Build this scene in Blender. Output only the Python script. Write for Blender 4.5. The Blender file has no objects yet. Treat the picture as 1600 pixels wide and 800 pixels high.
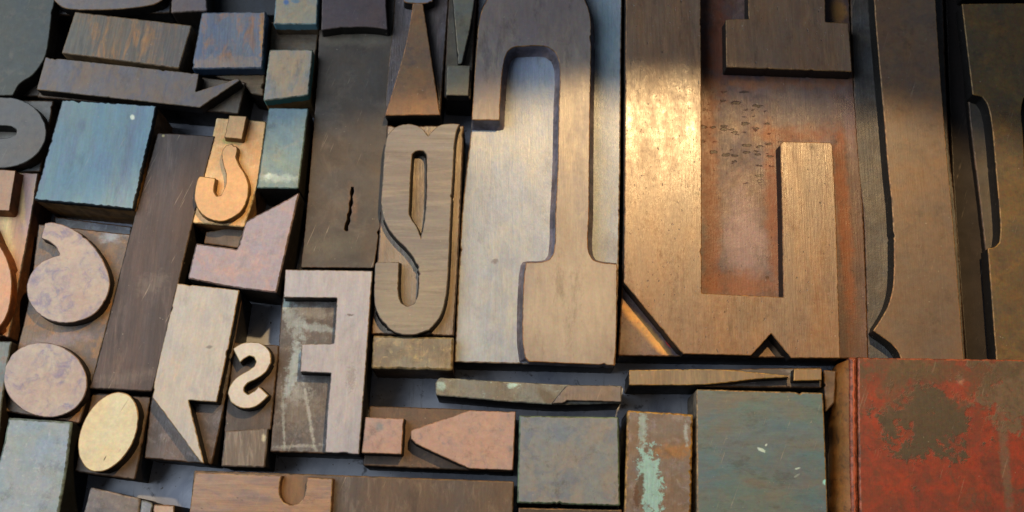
import bpy, bmesh, math, random
from mathutils import Vector, Matrix, noise
from mathutils.geometry import tessellate_polygon
random.seed(7)
S = bpy.context.scene
COL = S.collection

# ------------------------------------------------------------------ camera
F, W, Hh = 2000.0, 1600.0, 800.0          # focal length in photo pixels, photo size
NAD = (800.0, 900.0)                      # where the plumb line from the lens meets the picture
CAM_H = 0.466
d = Vector(((NAD[0]-W/2)/F, -(NAD[1]-Hh/2)/F, -1)).normalized()   # world down in camera axes
Zc = -d
Xc = (Vector((1, 0, 0)) - Vector((1, 0, 0)).dot(d)*d).normalized()
Yc = Zc.cross(Xc)
C2W = Matrix((Xc, Yc, Zc))                # camera axes -> world
cam = bpy.data.cameras.new('camera')
cam.sensor_width = 36; cam.lens = 36*F/W; cam.clip_start = 0.01; cam.clip_end = 20
camo = bpy.data.objects.new('camera', cam); COL.objects.link(camo)
camo.matrix_world = Matrix.Translation((0, 0, CAM_H)) @ C2W.to_4x4()
S.camera = camo
def at(px, py, z):
    """photo pixel -> point on the horizontal plane at height z"""
    v = C2W @ Vector(((px-W/2)/F, -(py-Hh/2)/F, -1))
    t = (z-CAM_H)/v.z
    return Vector((v.x*t, v.y*t, z))

# ------------------------------------------------------------------ world, lamps, exposure
world = bpy.data.worlds.new('World'); S.world = world; world.use_nodes = True
bg = world.node_tree.nodes['Background']
bg.inputs[0].default_value = (0.75, 0.85, 1.0, 1); bg.inputs[1].default_value = 0.05
_ = at(720, 430, 0.0233)-Vector((0, 0, CAM_H))
cam.dof.use_dof = True; cam.dof.aperture_fstop = 9.0                    # the tray floor and the far corner go slightly soft
cam.dof.focus_distance = _.dot(C2W @ Vector((0, 0, -1)))
S.view_settings.view_transform = 'Standard'; S.view_settings.look = 'None'
S.view_settings.exposure = 0.0; S.view_settings.gamma = 1.0
def aim(o, target):
    o.rotation_euler = (Vector(target)-o.location).to_track_quat('-Z', 'Y').to_euler()
TYPE = 0.0233                              # type-high
# cool window-like light from the upper left
la = bpy.data.lights.new('window_light', 'AREA'); la.shape = 'RECTANGLE'; la.size = 0.6; la.size_y = 0.6
la.energy = 4.9; la.color = (0.84, 0.92, 1.0)
lo = bpy.data.objects.new('window_light', la); COL.objects.link(lo); lo.location = (-0.54, 0.25, 0.52); aim(lo, (-0.16, 0.09, 0))
# warm lamp with a shade: its cone ends along the top of the big letters
P0 = at(1015, 165, TYPE)
v = (P0-Vector((0, 0, CAM_H))).normalized(); v.z = -v.z
ls = bpy.data.lights.new('warm_lamp', 'SPOT'); ls.energy = 11.0; ls.color = (1.0, 0.65, 0.29)
ls.shadow_soft_size = 0.009
so = bpy.data.objects.new('warm_lamp', ls); COL.objects.link(so); so.location = P0+v*0.50
edge = (at(1060, 120, TYPE)-so.location).normalized()         # direction of the cone's upper edge
HALF = math.radians(42)
axis = Vector((edge.x, edge.y-0.0, edge.z))
rot = Matrix.Rotation(-HALF, 3, Vector((1, 0, 0)))
axis = rot @ edge
so.rotation_euler = axis.to_track_quat('-Z', 'Y').to_euler()
ls.spot_size = 2*HALF; ls.spot_blend = 0.05

# ------------------------------------------------------------------ materials
def lin(c, k=1.0):
    r = []
    for x in c:
        x /= 255.0
        r.append((x/12.92 if x <= .04045 else ((x+.055)/1.055)**2.4)*k)
    return (*r, 1)
class NT:
    def __init__(s, name):
        s.m = bpy.data.materials.new(name); s.m.use_nodes = True
        s.t = s.m.node_tree; s.b = s.t.nodes['Principled BSDF']
    def n(s, typ, **kw):
        nd = s.t.nodes.new(typ)
        for k, val in kw.items(): setattr(nd, k, val)
        return nd
    def set(s, sock, val):
        if isinstance(val, bpy.types.NodeSocket): s.t.links.new(val, sock)
        else: sock.default_value = val
    def math(s, op, a, b=0.0, clamp=False):
        nd = s.n('ShaderNodeMath', operation=op); nd.use_clamp = clamp
        s.set(nd.inputs[0], a); s.set(nd.inputs[1], b); return nd.outputs[0]
    def vmath(s, op, a, b):
        nd = s.n('ShaderNodeVectorMath', operation=op)
        s.set(nd.inputs[0], a); s.set(nd.inputs[1], b)
        return nd.outputs['Value'] if op == 'LENGTH' else nd.outputs[0]
    def noise(s, vec, scale, detail=4, rough=.6, dist=0.0, col=False):
        nd = s.n('ShaderNodeTexNoise'); s.set(nd.inputs['Vector'], vec)
        nd.inputs['Scale'].default_value = scale; nd.inputs['Detail'].default_value = detail
        nd.inputs['Roughness'].default_value = rough; nd.inputs['Distortion'].default_value = dist
        return nd.outputs['Color' if col else 'Fac']
    def ramp(s, val, a, b, lo=0.0, hi=1.0):
        nd = s.n('ShaderNodeMapRange'); nd.interpolation_type = 'SMOOTHSTEP'
        s.set(nd.inputs[0], val); nd.inputs[1].default_value = a; nd.inputs[2].default_value = b
        nd.inputs[3].default_value = lo; nd.inputs[4].default_value = hi
        return nd.outputs[0]
    def mix(s, fac, a, b, blend='MIX'):
        nd = s.n('ShaderNodeMix', data_type='RGBA', blend_type=blend)
        s.set(nd.inputs[0], fac); s.set(nd.inputs[6], a); s.set(nd.inputs[7], b)
        return nd.outputs[2]

def wood(name, c1, c2, c3=None, m=0.8, ms=110, c3t=0.6, c3s=260, grain=0.35, gax='y', gscale=1500,
         rough=0.42, rvar=0.15, bump=0.25, pits=0.25, fine=0.11, spec=0.5, patches=(), stretch=1.0, k=1.0, marks=None, dust=.35, wall=None, mid=.22, tint=.6, grime=.4, scratch=.3):
    """worn, ink-stained wood: mottled stain, grain, pits, fine tone noise and local stains, with some painted light"""
    T = NT(name)
    tc = T.n('ShaderNodeTexCoord').outputs['Object']
    rnd = T.n('ShaderNodeObjectInfo').outputs['Random']
    off = T.n('ShaderNodeCombineXYZ'); 
    T.set(off.inputs[0], T.math('MULTIPLY', rnd, 3.1)); T.set(off.inputs[1], T.math('MULTIPLY', rnd, 7.7))
    p = T.vmath('ADD', tc, off.outputs[0])
    gs = (1, .05, 1) if gax == 'y' else (.05, 1, 1)
    ss = (1, 1/stretch, 1) if gax == 'y' else (1/stretch, 1, 1)
    pg = T.vmath('MULTIPLY', p, gs)
    pm = T.vmath('MULTIPLY', p, ss)
    mot = T.noise(pm, ms, 7, .62, .35)
    col = T.mix(T.math('MULTIPLY', T.ramp(mot, .36, .64), m), lin(c1, k), lin(c2, k))
    if c3 is not None:
        m3 = T.noise(T.vmath('ADD', pm, (4.2, 1.3, 0)), c3s, 6, .66, .6)
        col = T.mix(T.math('MULTIPLY', T.ramp(m3, c3t-.11, c3t+.11), .85), col, lin(c3, k))
    tn = T.noise(T.vmath('ADD', pm, (7.7, 2.2, 0)), 65, 6, .65, .3)
    col = T.mix(tint, col, T.mix(1.0, col, T.mix(T.ramp(tn, .36, .64), (1.20, 1.0, .80, 1), (.84, .94, 1.14, 1)), 'MULTIPLY'))
    # local stains / paint, and a few patches of painted light or shade
    ph = None
    for (cx, cy, rx, ry, ang, pc, al, ns, amp, soft) in patches:
        q = T.vmath('SUBTRACT', tc, (cx, cy, 0))
        if ang:
            vr = T.n('ShaderNodeVectorRotate'); vr.rotation_type = 'Z_AXIS'
            T.set(vr.inputs['Vector'], q); vr.inputs['Angle'].default_value = -ang; q = vr.outputs[0]
        q = T.vmath('MULTIPLY', q, (1/rx, 1/ry, 0))
        L = T.vmath('LENGTH', q, (0, 0, 0))
        nz = T.noise(p, ns, 6, .7, .2)
        L = T.math('ADD', L, T.math('MULTIPLY', T.math('SUBTRACT', nz, .5), amp*2.6))
        f = T.ramp(L, 1-soft*1.3, 1+soft*1.3, al, 0.0)
        col = T.mix(f, col, lin(pc, k))
        if soft < .2 or al > .82 and soft < .3: ph = f if ph is None else T.math('MAXIMUM', ph, f)
    gr = T.noise(T.vmath('ADD', pm, (3.3, 8.8, 0)), 130, 9, .78, .25)
    col = T.mix(T.math('MULTIPLY', T.ramp(gr, .52, .66), grime), col, T.mix(.82, col, lin((34, 27, 27))))
    vr = T.n('ShaderNodeVectorRotate'); vr.rotation_type = 'Z_AXIS'; T.set(vr.inputs['Vector'], p); vr.inputs['Angle'].default_value = .35
    sk = T.noise(T.vmath('MULTIPLY', vr.outputs[0], (1, .035, 1)), 1500, 2, .5)
    skf = T.math('MULTIPLY', T.ramp(sk, .67, .73), T.ramp(T.noise(p, 110, 3, .6), .45, .6))
    col = T.mix(T.math('MULTIPLY', skf, scratch), col, T.mix(.5, col, lin((196, 182, 162))))
    md = T.noise(pm, 380, 6, .72, .2)
    col = T.mix(mid, col, T.mix(1.0, col, T.mix(T.ramp(md, .32, .68), (.62, .62, .64, 1), (1.34, 1.33, 1.30, 1)), 'MULTIPLY'))
    g = T.noise(pg, gscale, 5, .7)
    gv = T.noise(pm, 60, 3, .6)
    col = T.mix(T.math('MULTIPLY', T.ramp(gv, .3, .7, .35, 1.0), grain*.8), col, T.mix(1.0, col, T.mix(T.ramp(g, .3, .7), (.45, .42, .40, 1), (1.5, 1.45, 1.4, 1)), 'MULTIPLY'))
    fn = T.noise(p, 900, 3, .7, col=True)
    col = T.mix(fine*2, col, T.mix(1.0, col, T.mix(1.0, fn, (2.0, 2.0, 2.0, 1), 'MULTIPLY'), 'MULTIPLY'))
    pt = T.noise(T.vmath('MULTIPLY', p, (1, .45, 1) if gax == 'y' else (.45, 1, 1)), 1300, 2, .5)
    pf = T.ramp(pt, .69, .76)
    col = T.mix(T.math('MULTIPLY', pf, pits), col, lin((38, 28, 24)))
    if wall:                                  # paint that ran over the top of the walls
        sp = T.n('ShaderNodeSeparateXYZ'); T.set(sp.inputs[0], tc)
        zz = T.math('ADD', sp.outputs[2], T.math('MULTIPLY', T.math('SUBTRACT', T.noise(T.vmath('MULTIPLY', p, (1, 1, .4)), 500, 4, .6), .5), .003))
        col = T.mix(T.ramp(zz, wall[1]-.0002, wall[1]+.0002), col, lin(wall[0]))
    ds = T.ramp(T.noise(T.vmath('ADD', p, (1.7, 9.1, 0)), 800, 2, .5), .735, .775)
    col = T.mix(T.math('MULTIPLY', ds, dust), col, lin((186, 176, 160)))
    mk = None
    if marks:
        cx, cy, rx, ry, sc, sy = marks
        L = T.vmath('LENGTH', T.vmath('MULTIPLY', T.vmath('SUBTRACT', tc, (cx, cy, 0)), (1/rx, 1/ry, 0)), (0, 0, 0))
        vo = T.n('ShaderNodeTexVoronoi'); vo.inputs['Scale'].default_value = sc; vo.inputs['Randomness'].default_value = 1.0
        wob = T.vmath('MULTIPLY', T.noise(p, 700, 3, .6, col=True), (.0030, .0016, 0))
        T.set(vo.inputs['Vector'], T.vmath('MULTIPLY', T.vmath('ADD', p, wob), (1, sy, 0)))
        rs = T.n('ShaderNodeSeparateColor'); T.set(rs.inputs[0], vo.outputs['Color'])
        siz = T.math('SUBTRACT', T.math('MULTIPLY', T.math('POWER', rs.outputs[0], 1.6), .66), T.math('MULTIPLY', L, .16))   # each tick its own size, sparse outwards
        mk = T.math('MULTIPLY', T.ramp(T.math('SUBTRACT', siz, vo.outputs['Distance']), -.06, .06), T.ramp(L, .9, 1.3, 1, 0))
        col = T.mix(T.math('MULTIPLY', mk, .85), col, lin((40, 30, 28)))
    T.set(T.b.inputs['Base Color'], col)
    r = T.math('ADD', T.math('MULTIPLY', T.math('SUBTRACT', mot, .5), rvar*2), rough)
    r = T.math('ADD', r, T.math('MULTIPLY', T.math('SUBTRACT', T.noise(p, 420, 4, .7), .5), rvar), True)
    T.set(T.b.inputs['Roughness'], r)
    T.b.inputs['Specular IOR Level'].default_value = spec
    hgt = T.math('ADD', T.math('MULTIPLY', g, .75), T.math('MULTIPLY', T.noise(pm, 1500, 3, .6), .3))
    hgt = T.math('ADD', hgt, T.math('MULTIPLY', T.noise(pm, 190, 3, .5), .6))
    hgt = T.math('SUBTRACT', hgt, T.math('MULTIPLY', pf, .8*pits))
    if ph is not None: hgt = T.math('ADD', hgt, T.math('MULTIPLY', ph, 1.3))
    if mk is not None: hgt = T.math('SUBTRACT', hgt, T.math('MULTIPLY', mk, 1.2))
    bp = T.n('ShaderNodeBump'); bp.inputs['Strength'].default_value = bump; bp.inputs['Distance'].default_value = .00014
    T.set(bp.inputs['Height'], hgt); T.set(T.b.inputs['Normal'], bp.outputs[0])
    return T.m

_cache = {}
def edge_mat(c):
    k = ('e', c)
    if k not in _cache:
        _cache[k] = wood('worn_edge', c, tuple(int(x*.55) for x in c), None, m=.9, ms=420, grain=.2, rough=.5, bump=.3, pits=.3)
    return _cache[k]
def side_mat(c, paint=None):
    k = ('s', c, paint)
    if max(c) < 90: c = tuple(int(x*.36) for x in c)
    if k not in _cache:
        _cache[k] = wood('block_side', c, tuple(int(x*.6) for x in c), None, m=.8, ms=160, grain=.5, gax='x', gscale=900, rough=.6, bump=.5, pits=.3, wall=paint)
    return _cache[k]

# ------------------------------------------------------------------ outlines
def area2(P): return sum(P[i].x*P[(i+1) % len(P)].y-P[(i+1) % len(P)].x*P[i].y for i in range(len(P)))
def turn(a, b, c):
    u, w = b-a, c-b
    if u.length < 1e-9 or w.length < 1e-9: return 0
    return math.degrees(math.atan2(u.x*w.y-u.y*w.x, u.dot(w)))
def refine(P, corner=33, rc=.0004, seg=.0009, jit=.00005, seed=0.0):
    """smooth gentle turns, round corners by rc, subdivide, roughen by jit"""
    n = len(P)
    isc = [abs(turn(P[i-1], P[i], P[(i+1) % n])) > corner for i in range(n)]
    out = []
    for i in range(n):
        a, b, = P[i], P[(i+1) % n]
        L = (b-a).length
        if L < 1e-7: continue
        def tan(j):
            pv, nx = P[j-1], P[(j+1) % n]
            u = (P[j]-pv); w = (nx-P[j])
            if u.length < 1e-9 or w.length < 1e-9: return (nx-pv).normalized()
            # weight towards the longer straight run
            return (u.normalized()*math.sqrt(u.length)+w.normalized()*math.sqrt(w.length)).normalized()
        ta = (b-a)/L if isc[i] else tan(i)
        tb = (b-a)/L if isc[(i+1) % n] else tan((i+1) % n)
        m = max(1, int(round(L/seg)))
        s0, s1 = 0.0, 1.0
        for k in range(m):
            t = k/m
            if isc[i] and k == 0:
                out.append((P[i].copy(), True)); continue
            h00 = 2*t**3-3*t*t+1; h10 = t**3-2*t*t+t; h01 = -2*t**3+3*t*t; h11 = t**3-t*t
            out.append((a*h00+ta*(h10*L)+b*h01+tb*(h11*L), False))
    # round the corners
    res = []
    n = len(out)
    for i, (q, c) in enumerate(out):
        if c and rc > 0:
            pv, nx = out[i-1][0], out[(i+1) % n][0]
            u, w = (pv-q), (nx-q)
            r1 = min(rc, u.length*.6); r2 = min(rc, w.length*.6)
            A, B = q+u.normalized()*r1, q+w.normalized()*r2
            res += [A, (A+B)*.25+q*.5, B]
        else: res.append(q)
    if jit > 0:
        n = len(res); r2 = []
        for i, q in enumerate(res):
            tg = (res[(i+1) % n]-res[i-1])
            if tg.length < 1e-9: r2.append(q); continue
            nm = Vector((tg.y, -tg.x)).normalized()
            pz = Vector((q.x*1100, q.y*1100, seed))
            nk = max(0.0, noise.noise(Vector((q.x*260, q.y*260, seed+5)))-.42)*max(0.0, noise.noise(pz*.9+Vector((9, 9, 0)))+.25)
            r2.append(q+nm*(jit*(1.3*noise.noise(pz)+1.0*noise.noise(pz*3.1))-nk*.0032))
        res = r2
    return res
def offset(P, dist):
    """move a CCW outline inwards by dist (outwards when negative)"""
    n = len(P); out = []
    for i in range(n):
        u = P[i]-P[i-1]; w = P[(i+1) % n]-P[i]
        if u.length < 1e-9: u = w
        if w.length < 1e-9: w = u
        n1 = Vector((-u.y, u.x)).normalized(); n2 = Vector((-w.y, w.x)).normalized()
        bsc = n1+n2
        if bsc.length < 1e-6: bsc = n1
        bsc.normalize()
        out.append(P[i]+bsc*(dist/max(.5, bsc.dot(n1))))
    return out

def slab(name, outer, holes, z0, z1, mats, parent=None, bevel=.0004, draft=0.0, frame=None, tilt=(0, 0),
         corner=33, rc=.0004, seg=.0009, jit=.00005, bwob=.35, clip=None):
    """solid with a flat worn top (slot 0), a rounded edge (slot 1) and walls (slot 2).
    outer / holes: world xy outlines"""
    org, ang = frame
    R = Matrix.Rotation(-ang, 2)
    loops = []
    for j, lp in enumerate([outer]+list(holes)):
        P = [R @ (Vector((q[0], q[1]))-Vector((org.x, org.y))) for q in lp]
        if area2(P) < 0: P.reverse()
        P = refine(P, corner, rc, seg, jit, seed=sum(map(ord, name))*.37+j*3.3+org.x*900)
        if j > 0: P.reverse()          # CW holes: 'inwards' of the solid is still to the left
        loops.append(P)
    V, Fc, MI = [], [], []
    zt = lambda q, z: z+q.x*tilt[0]+q.y*tilt[1]
    tops = []
    for j, P in enumerate(loops):
        n = len(P)
        bb = [bevel*(1+bwob*noise.noise(Vector((q.x*1400, q.y*1400, j+.5)))) for q in P]
        IN = offset(P, 1.0)
        dirs = [IN[i]-P[i] for i in range(n)]
        rings = [([P[i]+dirs[i]*bb[i] for i in range(n)], lambda i: z1),
                 ([P[i]+dirs[i]*bb[i]*.30 for i in range(n)], lambda i: z1-bb[i]*.30),
                 (P, lambda i: z1-bb[i]),
                 ]
        dr = [draft]*n
        if draft > 0 and clip is not None:
            CP = [R @ (Vector((q[0], q[1]))-Vector((org.x, org.y))) for q in clip]
            for i in range(n):
                w_ = P[i]-dirs[i]*(draft+.0008); ins = False; k = len(CP)-1
                for m_ in range(len(CP)):
                    A_, B_ = CP[m_], CP[k]
                    if (A_.y > w_.y) != (B_.y > w_.y) and w_.x < (B_.x-A_.x)*(w_.y-A_.y)/(B_.y-A_.y)+A_.x: ins = not ins
                    k = m_
                if not ins: dr[i] = 0.0
        if draft > 0:
            for t in (.45, .75, .92):
                rings.append(([P[i]-dirs[i]*dr[i]*t**3 for i in range(n)], lambda i, t=t: (z1-bb[i])*(1-t)+z0*t))
        rings.append(([P[i]-dirs[i]*dr[i] for i in range(n)], lambda i: z0))
        base = len(V)
        for ri, (ring, zf) in enumerate(rings):
            for i, q in enumerate(ring):
                V.append((q.x, q.y, zt(q, zf(i)) if ri < 3 else zf(i)))
        for ri in range(len(rings)-1):
            for i in range(n):
                a, b = base+ri*n+i, base+ri*n+(i+1) % n
                Fc.append((a, a+n, b+n, b)); MI.append(1 if ri < 2 else 2)
        tops.append((base, rings[0][0]))
    idx = []
    for base, ring in tops: idx += [base+i for i in range(len(ring))]
    tri = tessellate_polygon([[Vector((q.x, q.y, 0)) for q in ring] for _, ring in tops])
    for t in tri:
        a, b, c = (idx[i] for i in t)
        A, B, C = (Vector(V[i][:2]) for i in (a, b, c))
        cr = (B-A).x*(C-A).y-(B-A).y*(C-A).x
        if abs(cr) < 1e-13: continue
        Fc.append((a, b, c) if cr > 0 else (a, c, b)); MI.append(0)
    me = bpy.data.meshes.new(name); me.from_pydata(V, [], Fc)
    for m_ in mats: me.materials.append(m_)
    me.polygons.foreach_set('material_index', MI)
    me.polygons.foreach_set('use_smooth', [mi != 0 for mi in MI])
    me.update()
    o = bpy.data.objects.new(name, me); COL.objects.link(o)
    if parent is not None: o.parent = parent
    else: o.location = (org.x, org.y, 0); o.rotation_euler = (0, 0, ang)
    return o

def tag(o, label, cat, group=None):
    o['label'] = label; o['category'] = cat
    if group: o['group'] = group
    return o
def frame_of(pts, z):
    P = [at(p[0], p[1], z) for p in pts]
    c = sum(P, Vector())/len(P); c.z = 0
    e = P[1]-P[0]
    return c, math.atan2(e.y, e.x)
def w2(pts, z): return [at(p[0], p[1], TYPE if len(p) > 2 else z).xy for p in pts]
def local_patches(patches, frame, z):
    org, ang = frame; R = Matrix.Rotation(-ang, 2); out = []
    for (px, py, rx, ry, pang, c, al, ns, amp, soft) in patches:
        q = at(px, py, z); q = R @ (q.xy-org.xy)
        s = (at(px+10, py, z)-at(px, py, z)).length/10
        out.append((q.x, q.y, rx*s, ry*s, math.radians(pang)-ang, c, al, ns, amp, soft))
    return out
def face(style, patches, frame, z):
    st = dict(style); nm = st.pop('name', 'inked_wood')
    if 'marks' in st:
        mx, my, rx, ry, sc, sy = st['marks']
        q = local_patches([(mx, my, rx, ry, 0, 0, 0, 0, 0, 0)], frame, z)[0]
        st['marks'] = (*q[:4], sc, sy)
    return wood(nm, patches=local_patches(patches, frame, z), **st)
def rtilt(): return (random.uniform(-.004, .004), random.uniform(-.004, .004))
ALIKE = 'loose wood type and blocks laid side by side'

def plain(name, label, cat, top, style, h=TYPE, edge=(120, 92, 64), side=(70, 50, 36), patches=(), bevel=.0005,
          rc=.0006, jit=.00008, z0=0.0, group=ALIKE, corner=33, tilt=None, bwob=.35, holes=(), paint=None):
    """a plain block: one solid"""
    fr = frame_of(top, h)
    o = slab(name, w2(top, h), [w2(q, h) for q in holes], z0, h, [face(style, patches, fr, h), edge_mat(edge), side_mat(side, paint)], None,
             bevel=bevel, rc=rc, jit=jit, frame=fr, tilt=rtilt() if tilt is None else tilt, corner=corner, bwob=bwob)
    return tag(o, label, cat, group)

def typeblock(label, body, letters, bstyle, fstyle, relief=.005, h=TYPE, edge=(150, 118, 82), bedge=(90, 70, 52),
              side=(58, 42, 32), bpatches=(), fpatches=(), name='wood_type_block', cat='type block', draft=.0005, bevel=.00035,
              bbevel=.0005, rc=.0003, jit=.00004, bholes=(), bjit=.00009, lside=None, brc=.0006, corner=33):
    """a printing block: body at counter level, raised letter pieces (name, outline, holes) on it"""
    zb = h-relief
    fr = frame_of(body, zb)
    e = bpy.data.objects.new(name, None); e.empty_display_size = .01; COL.objects.link(e)
    e.location = (fr[0].x, fr[0].y, 0); e.rotation_euler = (0, 0, fr[1])
    tag(e, label, cat, ALIKE)
    tl = rtilt(); tl = (tl[0]*.5, tl[1]*.5)
    slab('block_body', w2(body, zb), [w2(q, zb) for q in bholes], 0.0, zb,
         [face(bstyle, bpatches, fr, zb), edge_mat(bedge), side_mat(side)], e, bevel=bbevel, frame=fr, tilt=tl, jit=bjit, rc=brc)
    fm = face(fstyle, fpatches, fr, h)
    for (pn, ol, hl) in letters:
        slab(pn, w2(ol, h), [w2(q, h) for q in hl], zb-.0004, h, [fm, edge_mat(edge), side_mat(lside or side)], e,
             bevel=bevel, draft=draft, frame=fr, tilt=tl, rc=rc, jit=jit, corner=corner, clip=w2(body, zb))
    return e
def ell(cx, cy, ax, ay, bx, by, n=28):
    """sheared ellipse: centre, first half axis, second half axis"""
    return [(cx+ax*math.cos(2*math.pi*i/n)+bx*math.sin(2*math.pi*i/n), cy+ay*math.cos(2*math.pi*i/n)+by*math.sin(2*math.pi*i/n)) for i in range(n)]

# ------------------------------------------------------------------ the tray everything lies on
def tray():
    fr = (Vector((0, 0, 0)), 0.0)
    T = NT('galley_metal')
    tc = T.n('ShaderNodeTexCoord').outputs['Object']
    nz = T.noise(tc, 45, 5, .6, .4); n2 = T.noise(tc, 160, 5, .65, .5)
    col = T.mix(T.ramp(nz, .38, .62), lin((144, 152, 172)), lin((186, 192, 206)))
    col = T.mix(T.math('MULTIPLY', T.ramp(n2, .58, .70), .8), col, lin((60, 62, 74)))
    sc_ = T.noise(T.vmath('MULTIPLY', tc, (1, .06, 1)), 900, 4, .7)
    col = T.mix(T.math('MULTIPLY', T.ramp(sc_, .58, .70), .5), col, lin((120, 122, 132)))
    dt = T.noise(tc, 600, 3, .6)
    col = T.mix(T.ramp(dt, .66, .72), col, lin((74, 62, 52)))
    T.set(T.b.inputs['Base Color'], col); T.b.inputs['Roughness'].default_value = .38
    T.b.inputs['Metallic'].default_value = .15
    bm = bmesh.new()
    A, B, C, D = at(-260, 1000, 0), at(1860, 1000, 0), at(1860, -260, 0), at(-260, -260, 0)
    P = [A, B, C, D]
    vs = [bm.verts.new((q.x, q.y, 0)) for q in P]; lo_ = [bm.verts.new((q.x, q.y, -.004)) for q in P]
    bm.faces.new(vs); bm.faces.new(lo_[::-1])
    for i in range(4): bm.faces.new((vs[i], lo_[i], lo_[(i+1) % 4], vs[(i+1) % 4]))
    me = bpy.data.meshes.new('tray_floor'); bm.to_mesh(me); bm.free(); me.materials.append(T.m)
    o = bpy.data.objects.new('tray_floor', me); COL.objects.link(o); o['kind'] = 'structure'
tray()

# ------------------------------------------------------------------ finishes
def st(name, c1, c2, c3=None, **kw): return dict(name=name, c1=c1, c2=c2, c3=c3, **kw)
DARK = st('dark_stained_wood', (64, 56, 50), (80, 72, 62), (50, 42, 40), rough=.5, grain=.3)
CAVITY = st('routed_wood', (86, 74, 62), (62, 52, 46), (120, 98, 72), rough=.52, bump=.5, ms=150)
BROWNB = st('brown_routed_wood', (96, 74, 54), (66, 52, 44), (92, 88, 84), rough=.5, bump=.5, ms=160)

# ================================================================== LEFT, TOP ROWS
# rounded dark letter cut by the top left corner
typeblock('dark green-grey curved letter cut off by the top left corner',
    [(-60, -60), (86, -60), (88, 0), (86, 60), (70, 150), (-60, 152)],
    [('raised_letter', [(-60, -60), (90, -60), (85, 0), (80, 30), (76, 62), (70, 90), (52, 116), (30, 132), (20, 149), (-60, 150)], [])],
    DARK, st('green_black_ink', (62, 70, 66), (78, 82, 76), (94, 92, 82), ms=140, rough=.5, grain=.1), relief=.007, edge=(80, 82, 74))
typeblock('grey-brown rounded letter cut off by the top edge above the ochre-grained block',
    [(84, -60), (268, -60), (268, 0), (266, 20), (80, 24), (83, 0)],
    [('raised_letter', [(78, -60), (270, -60), (262, -16), (254, 0), (243, 6), (232, 9), (190, 14), (142, 15.5), (112, 14.5), (97, 11), (84, 0)], [])],
    st('bluegrey_body', (104, 108, 112), (84, 86, 92), (116, 108, 100), rough=.5),
    st('greybrown_ink', (112, 104, 102), (128, 114, 104), (96, 94, 100), rough=.45, grain=.1), relief=.006, side=(38, 34, 36))
plain('wooden_block', 'purplish grey block stub at the top edge, left of a dark gap', 'wooden block',
    [(270, -60), (325, -60), (323, 0), (324, 17), (267, 20)], st('purple_grey', (104, 92, 94), (92, 84, 90), (118, 102, 96), grain=.1), edge=(110, 98, 92))
plain('wooden_block', 'slanted grey block with worn ochre vertical grain, near the top left', 'wooden block',
    [(117, 18), (300, 39), (280, 107), (96, 83)],
    st('ochre_grained', (104, 98, 88), (118, 104, 84), (172, 124, 70), c3t=.53, c3s=330, stretch=5, grain=.55, gscale=1300, rough=.5, bump=.5),
    side=(112, 90, 60), edge=(128, 108, 82), patches=[(275, 75, 40, 60, 20, (104, 100, 98), .7, 300, .9, .35), (110, 55, 30, 60, 20, (104, 104, 96), .8, 300, .9, .35)])
plain('spacing_strip', 'low blue-black strip in the dark gap at the top edge', 'spacing strip',
    [(322, -60), (436, -60), (433, 24), (318, 24)], st('blue_black', (40, 48, 58), (30, 34, 42), None, rough=.5, grain=.2, dust=.1), h=.010, edge=(40, 46, 54), side=(30, 30, 34))
plain('wooden_block', 'square blue-grey block with orange worn spots and a dark blue right edge', 'wooden block',
    [(315, 19), (416, 17), (410, 107), (299, 108)],
    st('blue_orange', (112, 124, 142), (98, 110, 130), (170, 124, 84), c3t=.6, c3s=190, stretch=2.2, grain=.35, rough=.45),
    edge=(96, 104, 116), side=(64, 58, 50), bevel=.0006, rc=.001, jit=.00012, paint=((28, 52, 78), .0175),
    patches=[(411, 60, 5, 48, 4, (196, 140, 70), .8, 500, 1.2, .4), (350, 100, 60, 12, 0, (164, 140, 118), .6, 300, 1.3, .4)])
plain('wooden_block', 'low brown wood piece below the square blue-grey block', 'wooden block',
    [(322, 112), (414, 109), (412, 150), (392, 146), (378, 128), (345, 122)], st('low_brown', (128, 112, 88), (104, 88, 68), None, grain=.5, gax='x', rough=.6), h=.0165, edge=(110, 92, 70))
typeblock('long grey-brown letter lying on its side with a pointed hook at its right end',
    [(71, 91), (384, 128), (373, 178), (58, 152)],
    [('raised_letter', [(71, 89), (311, 115), (306, 143), (371, 122), (376, 125), (312, 168), (57, 140)], [])],
    st('hook_body', (112, 100, 84), (84, 74, 64), (132, 116, 94), rough=.55), 
    st('hook_ink', (112, 104, 102), (130, 108, 86), (98, 96, 106), c3t=.56, ms=120, stretch=1.8, grain=.12, rough=.45), relief=.006, edge=(138, 120, 98), side=(44, 36, 32))
typeblock('dark grey letter O with a slot opening, cut off by the left edge',
    [(-60, 154), (84, 157), (63, 268), (-60, 272)],
    [('raised_letter', [(-60, 152), (0, 152), (25, 154), (50, 165), (66, 184), (72, 203), (69, 223), (55, 243), (31, 257), (0, 263), (-60, 266)],
      [[(-40, 195), (0, 196), (18, 197), (26, 203), (25, 210), (12, 215), (0, 215.5), (-40, 216)]])],
    st('o_body', (112, 114, 112), (84, 84, 82), None), st('o_ink', (84, 80, 74), (102, 94, 84), (74, 74, 72), rough=.4, grain=.15), relief=.006, edge=(110, 110, 104), side=(36, 32, 32))
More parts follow.
